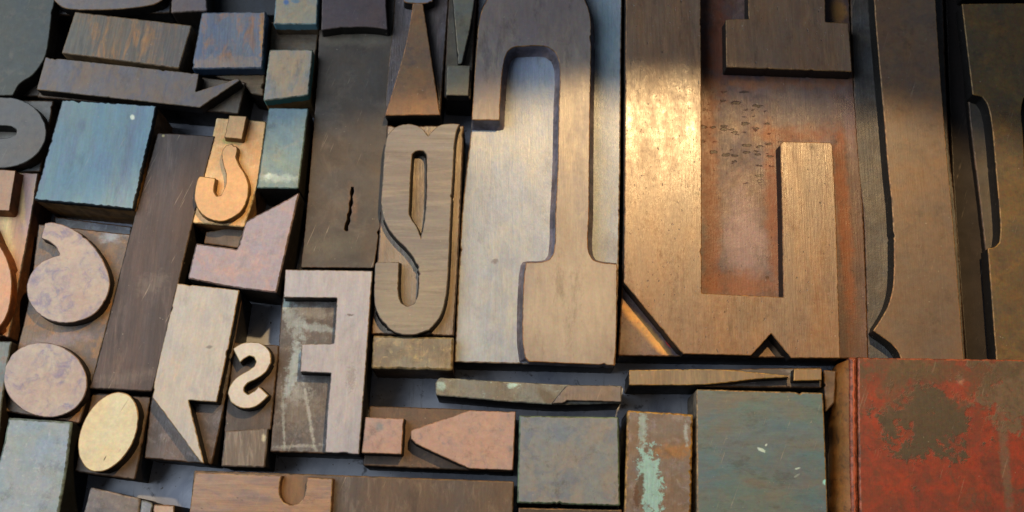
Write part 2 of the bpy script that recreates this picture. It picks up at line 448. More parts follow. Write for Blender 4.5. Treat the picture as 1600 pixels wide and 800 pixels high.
plain('wooden_block', 'blue painted block with blackened ragged edges and one white fleck', 'wooden block',
    [(97, 155), (245, 165), (208, 327), (53, 312)],
    st('blue_paint', (112, 148, 158), (126, 154, 162), (118, 136, 154), c3t=.57, c3s=120, stretch=4, grain=.22, grime=0.25, scratch=0.4, rough=.5, pits=.15),
    edge=(40, 54, 62), side=(140, 106, 62), bevel=.0005, rc=.0008, jit=.00012, bwob=.8, paint=((16, 20, 22), .0205),
    patches=[(207, 183, 3.2, 4.2, 20, (238, 240, 216), 1.0, 900, .5, .25), (128, 196, 6, 10, 0, (96, 112, 140), .5, 300, .8, .5)])
plain('spacing_strip', 'thin low blue-grey strip below the blue painted block', 'spacing strip',
    [(84, 338), (206, 354), (205, 371), (86, 362)], st('strip_grey', (104, 110, 120), (84, 90, 98), (140, 148, 160), grain=.3, gax='x', rough=.4), h=.006, side=(70, 70, 74))
plain('wooden_block', 'long dark brown plank leaning from the pale hooked letter down to the yellow oval', 'wooden block',
    [(246, 207), (336, 212), (300, 352), (279, 442), (242, 598), (237, 612), (138, 607), (150, 572), (203, 364)],
    st('dark_plank', (78, 64, 58), (64, 53, 48), (106, 92, 84), c3t=.62, c3s=160, stretch=6, grain=.55, gscale=1300, scratch=0.75, rough=.55, pits=.3, bump=.4),
    h=.0205, edge=(82, 68, 58), side=(50, 38, 32), patches=[(196, 590, 50, 9, 8, (110, 98, 90), .5, 300, 1.2, .5), (255, 212, 2.2, 2.2, 0, (190, 180, 130), .9, 900, .3, .3),
        (235, 445, 22, 14, 30, (120, 108, 98), .4, 400, 1.4, .5)])
# pale hooked i / j
typeblock('pale new-wood block with a hooked letter and a square dot above it',
    [(338, 184), (416, 189), (401, 293), (381, 355), (300, 348), (321, 262)],
    [('raised_letter', [(348, 233), (353, 227), (362, 224.5), (370, 229), (371, 236), (369, 245), (374, 258), (384, 274), (388.5, 292), (385, 316), (375, 332), (358, 343), (341, 346),
        (321, 339), (308, 325), (303.5, 309), (308, 281), (312, 275), (337, 278), (334, 298), (338, 306), (345, 305), (352, 289), (352.5, 272), (348, 255), (346, 242)], []),
     ('raised_dot', [(358, 180), (386, 181), (378, 218), (350, 215)], [])],
    st('pale_maple', (226, 186, 130), (210, 164, 106), (234, 206, 154), c3t=.6, grain=.3, grime=0.1, rough=.5, pits=.05, ms=140),
    st('pale_face', (206, 164, 114), (214, 172, 122), None, grain=.12, tint=.25, grime=0.1, rough=.5, pits=.08), relief=.0032, edge=(150, 116, 60), bedge=(226, 196, 140), side=(136, 100, 60), lside=(120, 84, 44),
    bpatches=[(362, 219, 14, 5, 5, (150, 160, 60), .8, 400, .8, .5), (398, 235, 8, 60, 12, (200, 140, 84), .45, 300, .8, .6)])
plain('wooden_block', 'low brown piece under the lower edge of the pale hooked letter', 'wooden block',
    [(322, 362), (384, 352), (374, 388), (318, 380)], st('low_brown2', (106, 92, 78), (84, 72, 62), None, grain=.4, rough=.6), h=.015)
# cyan column
TEAL = (92, 124, 126)
plain('wooden_block', 'cream block with a blue-painted lower edge, at the top beside the dark slab', 'wooden block',
    [(431, -60), (500, -60), (497, 0), (495, 38), (427, 38), (430, 0)], st('cream_blue', (170, 162, 138), (152, 152, 140), (184, 156, 122), c3t=.62, c3s=180, rough=.5, grain=.15),
    edge=(130, 156, 160), side=(100, 84, 66), bevel=.0005, paint=((96, 140, 158), .0185), patches=[(447, 3, 4, 5, 0, (70, 110, 170), .9, 500, .6, .4), (462, 2, 6, 3, 0, (80, 130, 160), .7, 500, .8, .4)])
plain('wooden_block', 'low rough brown piece between two cream blocks of the left column', 'wooden block',
    [(424, 34), (500, 36), (492, 92), (420, 90)], st('rough_brown', (112, 100, 80), (84, 70, 58), (92, 100, 102), grain=.5, gax='x', rough=.6, bump=.6), h=.014, side=(60, 48, 38))
plain('wooden_block', 'cream block with a teal slanting lower edge above the teal block', 'wooden block',
    [(421, 77), (489, 77), (482, 149), (411, 158)], st('cream_pink', (174, 162, 138), (180, 154, 126), (140, 146, 146), c3t=.57, c3s=200, stretch=2, rough=.5, grain=.2),
    edge=(140, 150, 138), side=(150, 118, 72), bevel=.0005, paint=((76, 130, 126), .0185))
plain('wooden_block', 'tall teal block with a white scuff near its lower edge', 'wooden block',
    [(420, 168), (482, 169), (466, 295), (401, 294)], st('teal_paint', (118, 144, 148), (104, 132, 142), (136, 148, 140), c3t=.6, c3s=180, rough=.45, grain=.2),
    edge=(92, 120, 122), side=(52, 46, 40), patches=[(420, 276, 6, 5, 15, (206, 226, 216), .9, 500, 1.0, .35), (436, 279, 26, 6, 0, (168, 188, 186), .7, 500, 1.3, .4), (405, 230, 4, 60, 8, (150, 150, 130), .5, 300, .8, .5)])
plain('wooden_block', 'notched lavender block with a slanted upper side, right of the dark plank', 'wooden block',
    [(306, 380), (371, 388.5), (384, 345), (428, 322), (468, 300), (432, 458), (350, 447), (293, 435)],
    st('lavender', (158, 146, 152), (150, 146, 162), (176, 150, 146), c3t=.57, c3s=170, tint=.25, grime=0.22, rough=.5, grain=.15), edge=(128, 112, 108), side=(46, 38, 36), bevel=.0006, rc=.0008,
    patches=[(420, 345, 26, 30, 0, (148, 148, 166), .5, 200, .8, .5)])

# ================================================================== LEFT EDGE
typeblock('peach and gold block with square dot and curved stroke at the left edge',
    [(-80, 262), (60, 270), (51, 330), (32, 430), (14, 528), (-80, 530)],
    [('raised_dot', [(-40, 262), (25, 266), (15, 330), (-40, 327)], []),
     ('raised_letter', [(-40, 345), (-14, 352), (0, 383), (10, 402), (17, 426), (18.5, 448), (14, 482), (4, 505), (-16, 524), (-40, 524)], [])],
    st('gold_wood', (200, 156, 96), (176, 132, 112), (160, 138, 138), c3t=.58, c3s=150, stretch=3, grain=.35, grime=0.15, rough=.45, pits=.1),
    st('peach_face', (190, 148, 114), (196, 156, 126), None, grime=0.1, rough=.5, grain=.1, pits=.08), relief=.005, edge=(130, 84, 44), side=(92, 56, 30), lside=(120, 66, 26), draft=.0012,
    bpatches=[(46, 330, 8, 80, 10, (190, 150, 150), .7, 200, .8, .5), (33, 300, 4, 50, 10, (246, 206, 130), .8, 300, .6, .5), (12, 380, 8, 50, 8, (246, 214, 142), .8, 300, .6, .5)])
plain('wooden_block', 'small grey-teal block sliver at the left edge above the blue-grey block', 'wooden block',
    [(-60, 532), (18, 533), (11, 574), (2, 640), (-4, 714), (-60, 716)], st('grey_teal', (112, 124, 122), (92, 102, 102), (132, 110, 96), rough=.5), edge=(90, 98, 94))  # lower tail lengthened to hide lit floor where the gap lies in shadow
# semicolon
typeblock('brown block with a large lavender-cream semicolon lying in the left part',
    [(60, 350), (205, 366), (149, 580), (124, 662), (2, 642), (26, 546), (44, 470)],
    [('raised_comma', [(70, 348.5), (82, 347), (101, 352), (128, 367), (151, 391), (166, 418), (171.5, 444), (165, 468), (149, 489), (125, 501), (98, 504.5), (74, 499), (54, 484), (42.5, 462), (42.5, 441),
        (51, 423), (64, 410), (80, 402), (93, 399), (89, 389), (79, 379), (64, 372)], []),
     ('raised_dot', ell(70.5, 593.5, 65.5, 3, -2, -58.5), [])],
    st('semi_body', (118, 100, 78), (92, 86, 86), (146, 110, 68), c3t=.55, c3s=180, rough=.5, grain=.2, bump=1.3),
    st('semi_face', (172, 160, 148), (164, 148, 142), (122, 116, 142), c3t=.58, c3s=190, tint=.25, grime=0.15, rough=.5, grain=.06, pits=.12), relief=.0048, edge=(150, 130, 120), side=(72, 44, 28), lside=(52, 36, 28),
    bpatches=[(178, 368, 18, 8, 10, (150, 164, 180), .7, 300, 1.2, .5), (100, 530, 40, 10, 8, (140, 130, 140), .5, 300, 1.2, .5)])
plain('wooden_block', 'blue-grey block with pale specks in the bottom left corner', 'wooden block',
    [(13, 652), (113, 659), (102, 745), (84, 840), (-40, 840), (0, 712)], st('speckled_bluegrey', (138, 152, 164), (128, 146, 150), (168, 180, 184), c3t=.66, c3s=420, rough=.42, grain=.12),
    edge=(110, 128, 124), side=(44, 58, 56), bevel=.0008, rc=.0015)
typeblock('small brown block with a large yellow oval, beside the white wedge letter',
    [(144, 613), (236, 620), (211, 750), (116, 737)],
    [('raised_oval', ell(169, 675, 46, -8, 11, -62), [])],
    st('oval_body', (104, 88, 74), (84, 72, 64), None, rough=.55), st('yellow_face', (210, 202, 166), (204, 192, 154), None, tint=.25, grime=0.06, rough=.5, grain=.06, pits=.03), relief=.006, edge=(176, 142, 96), side=(40, 32, 28), lside=(40, 28, 22),
    fpatches=[(164, 716, .9, 4, -25, (80, 60, 40), .9, 900, .2, .3), (194, 634, .7, 10, -30, (150, 130, 96), .6, 900, .2, .4), (187, 704, 1.5, 3, -30, (170, 160, 140), .5, 900, .2, .4)])
typeblock('white-grey letter with a slanted point at its lower end, right of the yellow oval',
    [(277, 443, 1), (374, 453, 1), (350, 636), (331, 726), (225, 716), (241, 597)],
    [('raised_letter', [(277, 442.5), (374, 453), (359.5, 530), (338.5, 628.5), (294.5, 625.5), (319, 724), (313, 722), (238, 621), (241, 597)], [])],
    st('wedge_body', (96, 86, 82), (78, 68, 62), (124, 116, 114), c3t=.6, rough=.45, bump=1.3), st('white_face', (178, 175, 168), (168, 170, 172), (186, 176, 160), stretch=2.5, tint=.25, grime=0.22, rough=.5, grain=.16, pits=.1), relief=.0055,
    edge=(166, 146, 116), side=(44, 34, 30), fpatches=[(327, 542, 5, 2.2, 10, (120, 116, 112), .8, 700, .8, .4), (303, 610, 9, 4, -20, (150, 150, 158), .5, 500, 1.0, .5)])
plain('wooden_block', 'grey mottled block at the bottom edge below the yellow oval', 'wooden block',
    [(141, 761), (220, 779), (212, 840), (120, 840), (131, 800)], st('grey_mottle', (112, 108, 106), (96, 90, 90), (130, 122, 118), rough=.5), h=.021, edge=(130, 124, 120), side=(40, 36, 36), bevel=.0007)
plain('wooden_block', 'narrow bluish block beside the grey mottled block at the bottom edge', 'wooden block',
    [(221, 780), (239, 786), (232, 840), (213, 840)], st('narrow_blue', (124, 130, 134), (100, 104, 108), (156, 162, 166), rough=.45), h=.021, edge=(120, 124, 124), side=(40, 36, 36))
plain('wooden_block', 'tiny pink-beige block top at the bottom edge, left of the notched letter', 'wooden block',
    [(240, 788), (273, 789), (268, 840), (234, 840)], st('tiny_pink', (172, 158, 146), (164, 148, 136), None, rough=.5, grain=.1), edge=(120, 96, 70), side=(40, 30, 26))
typeblock('small brown block with a cream mirrored letter S',
    [(365, 535), (436, 539), (423, 672), (350, 676)],
    [('raised_letter', [(364, 545), (375, 567), (382, 560), (390, 556), (397, 558.5), (400, 565), (397, 572), (387, 579), (370, 589), (360, 601), (356, 614), (360, 628), (372, 636), (387, 638.5), (401, 634.5),
        (412, 626), (420, 618), (404, 603.5), (397, 611), (388, 616), (382, 612.5), (381, 606), (387, 599), (401, 592), (416, 580.5), (423.5, 567), (422.5, 552), (414, 540), (401, 534.5), (384, 535), (372, 539)], [])],
    st('s_body', (92, 80, 70), (72, 62, 54), None, rough=.55), st('cream_face', (202, 197, 186), (194, 186, 174), None, tint=.25, grime=0.1, rough=.5, grain=.05, pits=.04), relief=.005, edge=(170, 150, 110), side=(40, 32, 28))
plain('wooden_block', 'grey slanted-grain block end below the small letter S', 'wooden block',
    [(351, 673), (420, 668), (414, 731), (345, 729)], st('slant_grain', (112, 104, 94), (90, 82, 74), (136, 130, 120), c3t=.56, c3s=600, stretch=8, grain=.5, rough=.45, bump=.6), h=.0185, edge=(104, 94, 84), side=(40, 32, 28), bevel=.0006,
    patches=[(412, 685, 3, 6, 0, (190, 186, 160), .8, 600, 1.0, .4)])

# ================================================================== CENTRE LEFT
crack = [(549.5, 291), (551.5, 290.5), (553, 299), (550.5, 308), (551.5, 317), (548.5, 324), (549.5, 332), (546.5, 339), (547.5, 347), (544, 353), (544, 361), (538.5, 360.5), (539.5, 350), (542.5, 343), (542.5, 335), (545.5, 327), (545.5, 318), (548, 310), (547.5, 300)]
typeblock('long dark brown slab with a black crack, raised purplish letter end at the top',
    [(500, -60), (622, -60), (614, 57), (604, 230), (598, 319), (584, 419), (470, 418), (476, 363), (494, 140), (498, 59)],
    [('raised_letter', [(505, -60), (605, -60), (603, 0), (605.5, 46), (590, 43.5), (566, 42), (525, 44), (502, 47), (503, 0)], [])],
    st('slab_body', (76, 69, 62), (64, 58, 52), (90, 84, 76), c3t=.62, c3s=90, scratch=0.6, rough=.55, grain=.12, ms=60, bump=.3), st('slab_letter', (86, 72, 74), (76, 66, 70), None, rough=.5, grain=.12), relief=.0055,
    edge=(96, 82, 78), bedge=(84, 66, 52), side=(34, 28, 26), bbevel=.0003, bholes=[crack],
    bpatches=[(550, 62, 60, 9, 0, (112, 106, 92), .5, 200, .8, .6), (520, 385, 40, 18, 10, (104, 102, 88), .4, 200, .8, .6), (551, 315, 6, 26, 8, (112, 84, 64), .6, 500, .9, .5)])
typeblock('dark block with an orange-brown wedge widening downward, above the letter g',
    [(617, -60), (705, -60), (701, 0), (688, 183), (600, 183), (606, 110), (616, 0)],
    [('raised_wedge', [(645, 5), (661, 5), (674, 90), (687.5, 179.5), (601.5, 180.5), (630, 85), (640, 40)], []),
     ('raised_dot', [(632, -50), (677, -50), (676, 2), (668, 5), (640, 5), (631, 3)], [])],
    st('wedge2_body', (98, 92, 96), (76, 70, 72), (120, 112, 116), c3t=.6, stretch=3, rough=.4, bump=1.3), st('orange_brown', (138, 106, 74), (120, 92, 70), (96, 80, 72), c3t=.58, c3s=120, rough=.42, grain=.15), relief=.005, edge=(168, 122, 78), side=(44, 34, 32),
    fpatches=[(652, 0, 40, 6, 0, (120, 140, 160), .7, 300, .6, .5), (640, 165, 40, 18, 0, (160, 118, 78), .4, 200, .6, .6)])  # blue sheen at the top and lamp-lit lower end, painted as colour
typeblock('narrow grey-green block with thin tapering stroke and small square dot beside the numeral 1',
    [(704, -60), (752, -60), (745, 0), (736, 155), (693, 153), (701, 0)],
    [('raised_wedge', [(706, -60), (746, -60), (741, 0), (735, 40), (721.5, 99.5), (716, 99.5), (712, 50), (708, 0)], []),
     ('raised_dot', [(699, 102), (735, 102), (732, 149.5), (697, 148.5)], [])],
    st('narrow_body', (96, 94, 84), (78, 74, 66), None, rough=.45), st('grey_green', (112, 112, 100), (100, 102, 94), None, rough=.45, grain=.1), relief=.005, edge=(126, 120, 102), side=(34, 30, 28))
typeblock('block with a tall grey reversed letter g of horizontal grain and a slot opening',
    [(605, 196), (725, 196), (716, 400), (709, 525), (580, 522), (590, 400)],
    [('raised_letter', [(601.5, 228), (605, 211), (617, 199), (633.5, 193.5), (650, 195.5), (662, 202.5), (669, 212), (674, 206), (682.5, 198), (694, 193.5), (719, 193.5), (714, 203), (710.5, 222), (708, 265), (703, 363),
        (701, 414), (696, 468), (687.5, 495), (671, 515.5), (647, 523), (620, 520.5), (600, 505.5), (588, 485), (584.5, 465), (586, 413), (589, 409), (623.5, 409), (623, 461.5), (627, 473.5), (637, 478.5), (647, 473.5), (652, 461.5), (654, 428),
        (648.5, 407.5), (637, 391), (617, 370.5), (603, 350), (597, 330), (595.5, 319), (598, 275)],
      [[(643.3, 250), (644.5, 241), (649, 236.5), (656, 235.3), (662, 236.5), (665.6, 240.5), (666.6, 249), (664.5, 332), (658, 373), (652, 356), (640, 336), (640, 319)]])],
    st('g_body', (136, 124, 108), (104, 92, 80), (150, 140, 128), c3t=.6, rough=.36, stretch=3, bump=1.3), st('g_face', (122, 119, 116), (108, 105, 105), (140, 135, 126), c3t=.57, c3s=220, stretch=9, gax='x', grain=.25, gscale=900, tint=.3, rough=.42), relief=.0042,
    edge=(124, 112, 96), side=(40, 34, 32), lside=(36, 32, 30), draft=.0008,
    fpatches=[(640, 480, 60, 70, 0, (166, 158, 136), .35, 150, .5, .6)])
plain('wooden_block', 'mottled grey-olive block directly below the tall letter g', 'wooden block',
    [(583, 524), (709, 527), (707, 579), (580, 576)], st('olive_mottle', (136, 130, 112), (106, 100, 88), (172, 160, 122), c3t=.62, c3s=300, rough=.45, bump=.5), h=.0212, edge=(140, 126, 92), side=(92, 72, 52), bevel=.0008, rc=.0012, jit=.00012)
typeblock('block with a large white-grey reversed letter F and teal paint smears in its recesses',
    [(446, 421, 1), (582, 423, 1), (561, 711), (422, 706), (434, 564), (441, 470)],
    [('raised_letter', [(446, 421), (582, 423), (572, 565), (561, 710), (507.5, 707), (512, 640), (517, 583), (469, 581), (471.5, 537.5), (522, 536.5), (526.5, 465.5), (443, 465)], [])],
    st('f_body', (94, 86, 80), (72, 66, 62), (116, 114, 110), c3t=.6, rough=.5, bump=1.3), st('f_face', (166, 167, 176), (156, 159, 170), (172, 168, 170), stretch=3, tint=.25, grime=0.2, rough=.48, grain=.14, pits=.12), relief=.005, edge=(150, 142, 138), side=(38, 32, 30),
    bpatches=[(478, 488, 34, 10, -6, (134, 132, 124), .6, 420, 1.8, .5), (470, 640, 30, 34, 0, (128, 122, 112), .4, 500, 2.2, .5), (444, 475, 11, 9, 35, (196, 216, 206), .85, 500, .7, .25), (460, 500, 13, 36, 25, (142, 152, 154), .7, 420, 1.5, .4), (492, 512, 30, 6, -8, (148, 160, 162), .7, 420, 1.4, .4), (458, 575, 8, 48, -10, (160, 176, 180), .75, 420, 1.3, .4),
        (484, 655, 2.5, 50, 12, (170, 172, 168), .7, 600, 1.6, .5), (443, 660, 2, 44, 5, (160, 164, 160), .6, 600, 1.6, .5), (465, 697, 34, 2.5, 3, (164, 166, 160), .6, 600, 1.6, .5), (466, 615, 16, 14, 0, (160, 164, 160), .5, 500, 1.5, .5)],
    fpatches=[(547, 492, 5, 2, 0, (84, 78, 76), .8, 1200, 1.4, .4), (549, 590, 6, 18, 0, (130, 124, 124), .5, 1200, 2.2, .4)])

# ================================================================== BIG NUMERAL 1
typeblock('very large tan numeral 1 on a bluish white block',
    [(752, -120), (975, -120), (972, 0), (969, 270), (966, 441), (962, 572), (710, 566), (722, 330), (737, 189), (744, 60)],
    [('raised_numeral', [(840, -75), (884, -52), (902, -28), (914, 0), (920.5, 17), (923.5, 40), (922, 169), (920.5, 330), (920, 392), (927, 406), (941, 410), (964.5, 412.5), (963, 532), (960, 571), (826, 565), (820, 558), (816.5, 529), (819, 428), (822, 410),
        (849, 408.5), (858, 405.5), (865, 394), (868, 330), (871, 270), (873, 169), (874, 100), (868, 82), (853, 73), (805, 73), (794, 81), (787.5, 98), (781.5, 162), (780.5, 188), (737, 187.5), (742, 110), (745, 70), (747.5, 40), (753, 15), (761, 0), (774, -28), (798, -56)], [])],
    st('one_body', (150, 162, 176), (138, 152, 170), (164, 170, 170), c3t=.56, c3s=110, stretch=2.2, grain=.2, tint=.25, grime=0.22, rough=.36, pits=.12, ms=60, bump=1.3), st('one_face', (134, 124, 118), (122, 117, 122), (146, 138, 128), c3t=.57, stretch=3, grain=.12, tint=.3, rough=.35, pits=.2),
    relief=.0062, edge=(150, 112, 70), bedge=(150, 134, 118), side=(40, 32, 34), lside=(112, 106, 116), draft=.0022,
    bpatches=[(948, 60, 20, 80, 0, (120, 148, 164), .7, 120, .6, .5), (812, 100, 24, 26, 0, (128, 144, 178), .7, 150, .6, .5), (773, 408, 5, 4, 0, (100, 100, 110), .8, 600, 1.0, .4), (740, 500, 24, 70, 0, (166, 176, 190), .5, 100, .6, .6), (955, 385, 14, 20, 40, (120, 126, 140), .7, 200, .6, .5), (818, 550, 6, 40, 0, (130, 118, 122), .6, 300, .6, .5)],  # bluish upper patches put the cool light beyond the lamp cone into colour
    fpatches=[(890, 490, 90, 90, 0, (170, 160, 146), .75, 100, .4, .5), (840, 20, 80, 50, 0, (112, 100, 100), .6, 100, .6, .6)])  # darker top is shade beyond the lamp cone, put into the colour
# ================================================================== BIG 5-LIKE LETTER
typeblock('huge golden tan letter with a rust-orange stained recess, right of the numeral 1',
    [(976, -120), (1326, -120), (1327, 0), (1339, 202), (1349, 335), (1357, 561), (966, 556), (974, 441, 1), (979, 0, 1)],
    [('raised_letter', [(979, -120), (1094, -120), (1095, 0), (1096.5, 270), (1096.5, 458), (1224, 464), (1222, 330), (1219, 226), (1223, 221), (1297, 222.5), (1301, 227), (1306, 330), (1313, 559.5), (1236, 559.5), (1205, 521), (1174, 555.5), (1066.5, 553), (975, 441), (977, 152)], []),
     ('raised_arm', [(1169, -120), (1287, -120), (1290, 34), (1326, 36), (1331.5, 112), (1135, 105), (1134, 30), (1169.5, 29)], [])],
    st('rust_body', (100, 80, 74), (82, 74, 80), (122, 104, 100), c3t=.58, c3s=150, ms=95, grain=.2, rough=.42, rvar=.3, spec=.35, bump=1.0, pits=.4, stretch=1.5, marks=(1158, 212, 56, 76, 240, 3.0)), st('golden_face', (132, 106, 84), (118, 94, 76), (142, 114, 88), stretch=4, grain=.35, rough=.31, rvar=.3, pits=.8, bump=.8, spec=.85, scratch=.15),
    relief=.0068, edge=(150, 112, 68), bedge=(110, 80, 56), side=(44, 32, 26), lside=(70, 48, 34), draft=.0004,
    bpatches=[(1162, 370, 30, 60, 0, (150, 126, 126), .75, 130, .9, .5), (1335, 400, 14, 180, -2, (106, 80, 66), .6, 200, .8, .5), (1008, 516, 8, 60, 41, (222, 166, 92), .95, 300, .4, .4), (990, 530, 26, 22, 0, (128, 108, 92), .7, 300, .8, .5),
        (1108, 250, 13, 230, 0, (128, 68, 34), .65, 160, 1.1, .5), (1122, 60, 18, 90, 0, (128, 68, 34), .65, 160, 1.1, .5), (1208, 330, 11, 130, 0, (128, 68, 34), .65, 160, 1.1, .5), (1258, 208, 66, 15, 0, (128, 68, 34), .65, 160, 1.1, .5), (1317, 330, 10, 160, 0, (140, 78, 44), .7, 160, 1.1, .5), (1230, 130, 90, 10, 0, (150, 96, 56), .6, 160, 1.2, .5), (1106, 438, 2.5, 2.5, 0, (50, 30, 24), .9, 900, .4, .3), (1199, 434, 3, 3, 0, (50, 30, 24), .9, 900, .4, .3), (1150, 446, 60, 20, 0, (132, 74, 38), .65, 200, .8, .5), (1265, 165, 66, 36, 0, (112, 100, 98), .8, 150, .9, .5), (1328, 190, 8, 60, 0, (120, 100, 104), .7, 150, .9, .5),
        (1205, 565, 30, 30, 0, (150, 122, 92), .7, 200, .4, .5), (1310, 18, 12, 20, 0, (176, 128, 70), .8, 300, .6, .4), (1046, 536, 4, 9, 41, (190, 30, 24), .95, 500, .5, .3)],
    fpatches=[(1165, 490, 26, 26, 0, (98, 78, 64), .55, 200, .7, .45), (1065, 490, 18, 30, 0, (112, 90, 74), .4, 200, .9, .5), (1235, 470, 22, 34, 0, (114, 92, 76), .5, 200, .8, .5), (1088, 302, 5, 3, 0, (60, 40, 30), .8, 900, .8, .4), (1268, 230, 3, 5, 0, (80, 60, 46), .8, 900, .8, .4)])
# paint dab left on the slanted side of the big letter is part of its body: see red_paint below
# ================================================================== RIGHT BLOCKS
typeblock('tall dark letter with a pointed left notch near its foot, above the red book',
    [(1328, -120), (1470, -120), (1474, 0), (1484, 236), (1494, 330), (1510, 575), (1357, 575), (1349, 330), (1341.5, 270), (1329, 0)],
    [('raised_letter', [(1362, -120), (1458, -120), (1462, 0), (1466, 67), (1479, 236), (1488, 330), (1507, 573), (1412, 573), (1404, 550), (1392, 536), (1381, 528), (1364.5, 516.5), (1376, 499), (1388, 477), (1396, 442), (1394.5, 330), (1388, 265), (1382, 190), (1374, 100), (1366, 0)], [])],
    st('slate_body', (80, 80, 80), (66, 64, 64), (90, 90, 88), rough=.45, grain=.1, bump=1.3), st('brown_face', (114, 92, 72), (100, 82, 70), (94, 80, 70), c3t=.58, c3s=90, spec=1.0, rough=.36, grain=.1, pits=.1), relief=.0068, edge=(160, 126, 86), side=(36, 28, 26), lside=(36, 28, 26),
    fpatches=[(1445, 480, 60, 80, 0, (90, 78, 70), .6, 90, .6, .6)])
typeblock('dim olive-brown letter with a rounded slot, cut off by the right edge',
    [(1507, 12), (1760, 14), (1760, 600), (1556, 590), (1539, 386), (1513, 157)],
    [('raised_letter', [(1503, 6), (1585, 5), (1760, 6), (1760, 590), (1559, 590), (1543.5, 388), (1554, 386), (1561.5, 379), (1563.5, 358), (1556, 263), (1549, 189), (1543, 163), (1535, 151), (1520, 147.5)],
      [[(1600, 152), (1610, 154), (1640, 190), (1650, 380), (1630, 390), (1612, 360), (1598, 200), (1596, 170)]])],
    st('olive_body', (76, 72, 66), (62, 58, 54), None, rough=.5), st('olive_face', (92, 76, 52), (78, 68, 54), (106, 86, 54), c3t=.56, c3s=120, rough=.5, grain=.12, fine=.22), relief=.0068, edge=(140, 110, 60), side=(44, 30, 28), lside=(30, 24, 24))

plain('spacing_strip', 'added low near-black strip standing in for shade in the gap between the two right-hand letters', 'spacing strip',
    [(1476, -40), (1512, -40), (1517, 120), (1530, 240), (1548, 400), (1562, 600), (1512, 600), (1490, 300)], st('black_brown', (30, 22, 22), (24, 18, 18), None, rough=.7, grain=.2, dust=.1), h=.013, edge=(44, 34, 32), side=(40, 30, 28))  # added strip: its near-black colour stands in for the shade of the gap
plain('wooden_block', 'dark blue-brown block sliver along the top edge in the right corner', 'wooden block',
    [(1506, -80), (1760, -80), (1760, -2), (1503, -3)], st('blue_brown', (52, 46, 48), (42, 40, 46), None, rough=.6, grain=.2), h=.019, edge=(56, 46, 42), side=(40, 30, 28))
# ================================================================== BOTTOM ROWS
typeblock('pink-brown exclamation mark lying on its side on a dark brown block',
    [(577, 634), (735, 640), (806, 643, 1), (802, 738), (567, 728)],
    [('raised_dot', [(571, 651.5), (631, 654), (627.5, 710), (565, 708)], []),
     ('raised_wedge', [(642, 673.5), (645, 671), (734, 641), (806, 643), (801.5, 735), (733, 732.5), (650, 694), (642, 686)], [])],
    st('excl_body', (96, 78, 64), (80, 66, 56), (112, 88, 66), rough=.55, bump=.4), st('pink_face', (170, 144, 134), (160, 136, 130), (130, 124, 128), c3t=.62, c3s=260, tint=.3, rough=.48, grain=.06), relief=.0052, corner=12, edge=(160, 126, 102), side=(40, 30, 26),
    fpatches=[(594, 667, 6, 6, 0, (120, 126, 132), .8, 500, .9, .4)])
typeblock('thin grey strip with teal specks and raised slanted end below the numeral 1',
    [(686, 590), (890, 601), (972, 602.5), (971, 630), (861, 632), (681, 618), (680, 598)],
    [('raised_end', [(886, 601.5), (971, 602.5), (971, 628), (886, 626), (880, 630), (862, 631)], [])],
    st('strip_teal', (120, 124, 118), (100, 98, 92), (160, 190, 184), c3t=.68, c3s=420, rough=.45, bump=.5), st('strip_end', (118, 110, 106), (106, 100, 98), None, rough=.45), relief=.0016, h=.0205, corner=15, edge=(120, 112, 104), bedge=(126, 130, 122), side=(30, 26, 26), brc=.0016,
    bpatches=[(803, 601, 9, 5, 5, (176, 214, 212), .85, 500, 1.2, .35), (688, 602, 8, 7, 0, (160, 196, 190), .75, 500, 1.2, .4), (855, 620, 18, 9, -45, (84, 72, 60), .7, 300, .5, .4)])  # brown patch beside the slanted end is painted shade
typeblock('thin brown exclamation mark lying on its side under the golden letter',
    [(984, 579), (1284, 574), (1284, 606), (983, 604)],
    [('raised_wedge', [(983, 578), (1119, 577), (1175, 581), (1233, 587), (1233, 589.5), (1186, 592), (1125, 599), (1090, 601.5), (983, 602)], []),
     ('raised_dot', [(1241, 576), (1284, 576), (1284, 594), (1240, 595)], [])],
    st('thin_body', (100, 96, 94), (72, 68, 66), (136, 134, 130), c3t=.6, stretch=4, gax='x', rough=.35), st('thin_face', (132, 116, 94), (118, 104, 86), (148, 128, 98), c3t=.57, c3s=420, stretch=4, grain=.4, rough=.45), relief=.004, edge=(170, 138, 78), side=(30, 24, 24),
    bpatches=[(1238, 588, 3, 6, 0, (110, 170, 180), .9, 500, .6, .4)])
plain('wooden_block', 'square green-tan block with rounded corners right of the sideways pink exclamation mark', 'wooden block',
    [(811, 649), (967, 651.5), (969, 791), (808, 786)], st('green_tan', (118, 132, 142), (130, 128, 126), (102, 118, 138), c3t=.56, c3s=150, tint=.3, scratch=0.5, rough=.42, grain=.12, ms=80), edge=(96, 118, 98), side=(38, 32, 30), bevel=.0006, rc=.0022)
plain('wooden_block', 'dark brown block sliver at the bottom edge below the square green-tan block', 'wooden block',
    [(810, 793), (972, 796), (972, 850), (808, 850)], DARK, h=.021)
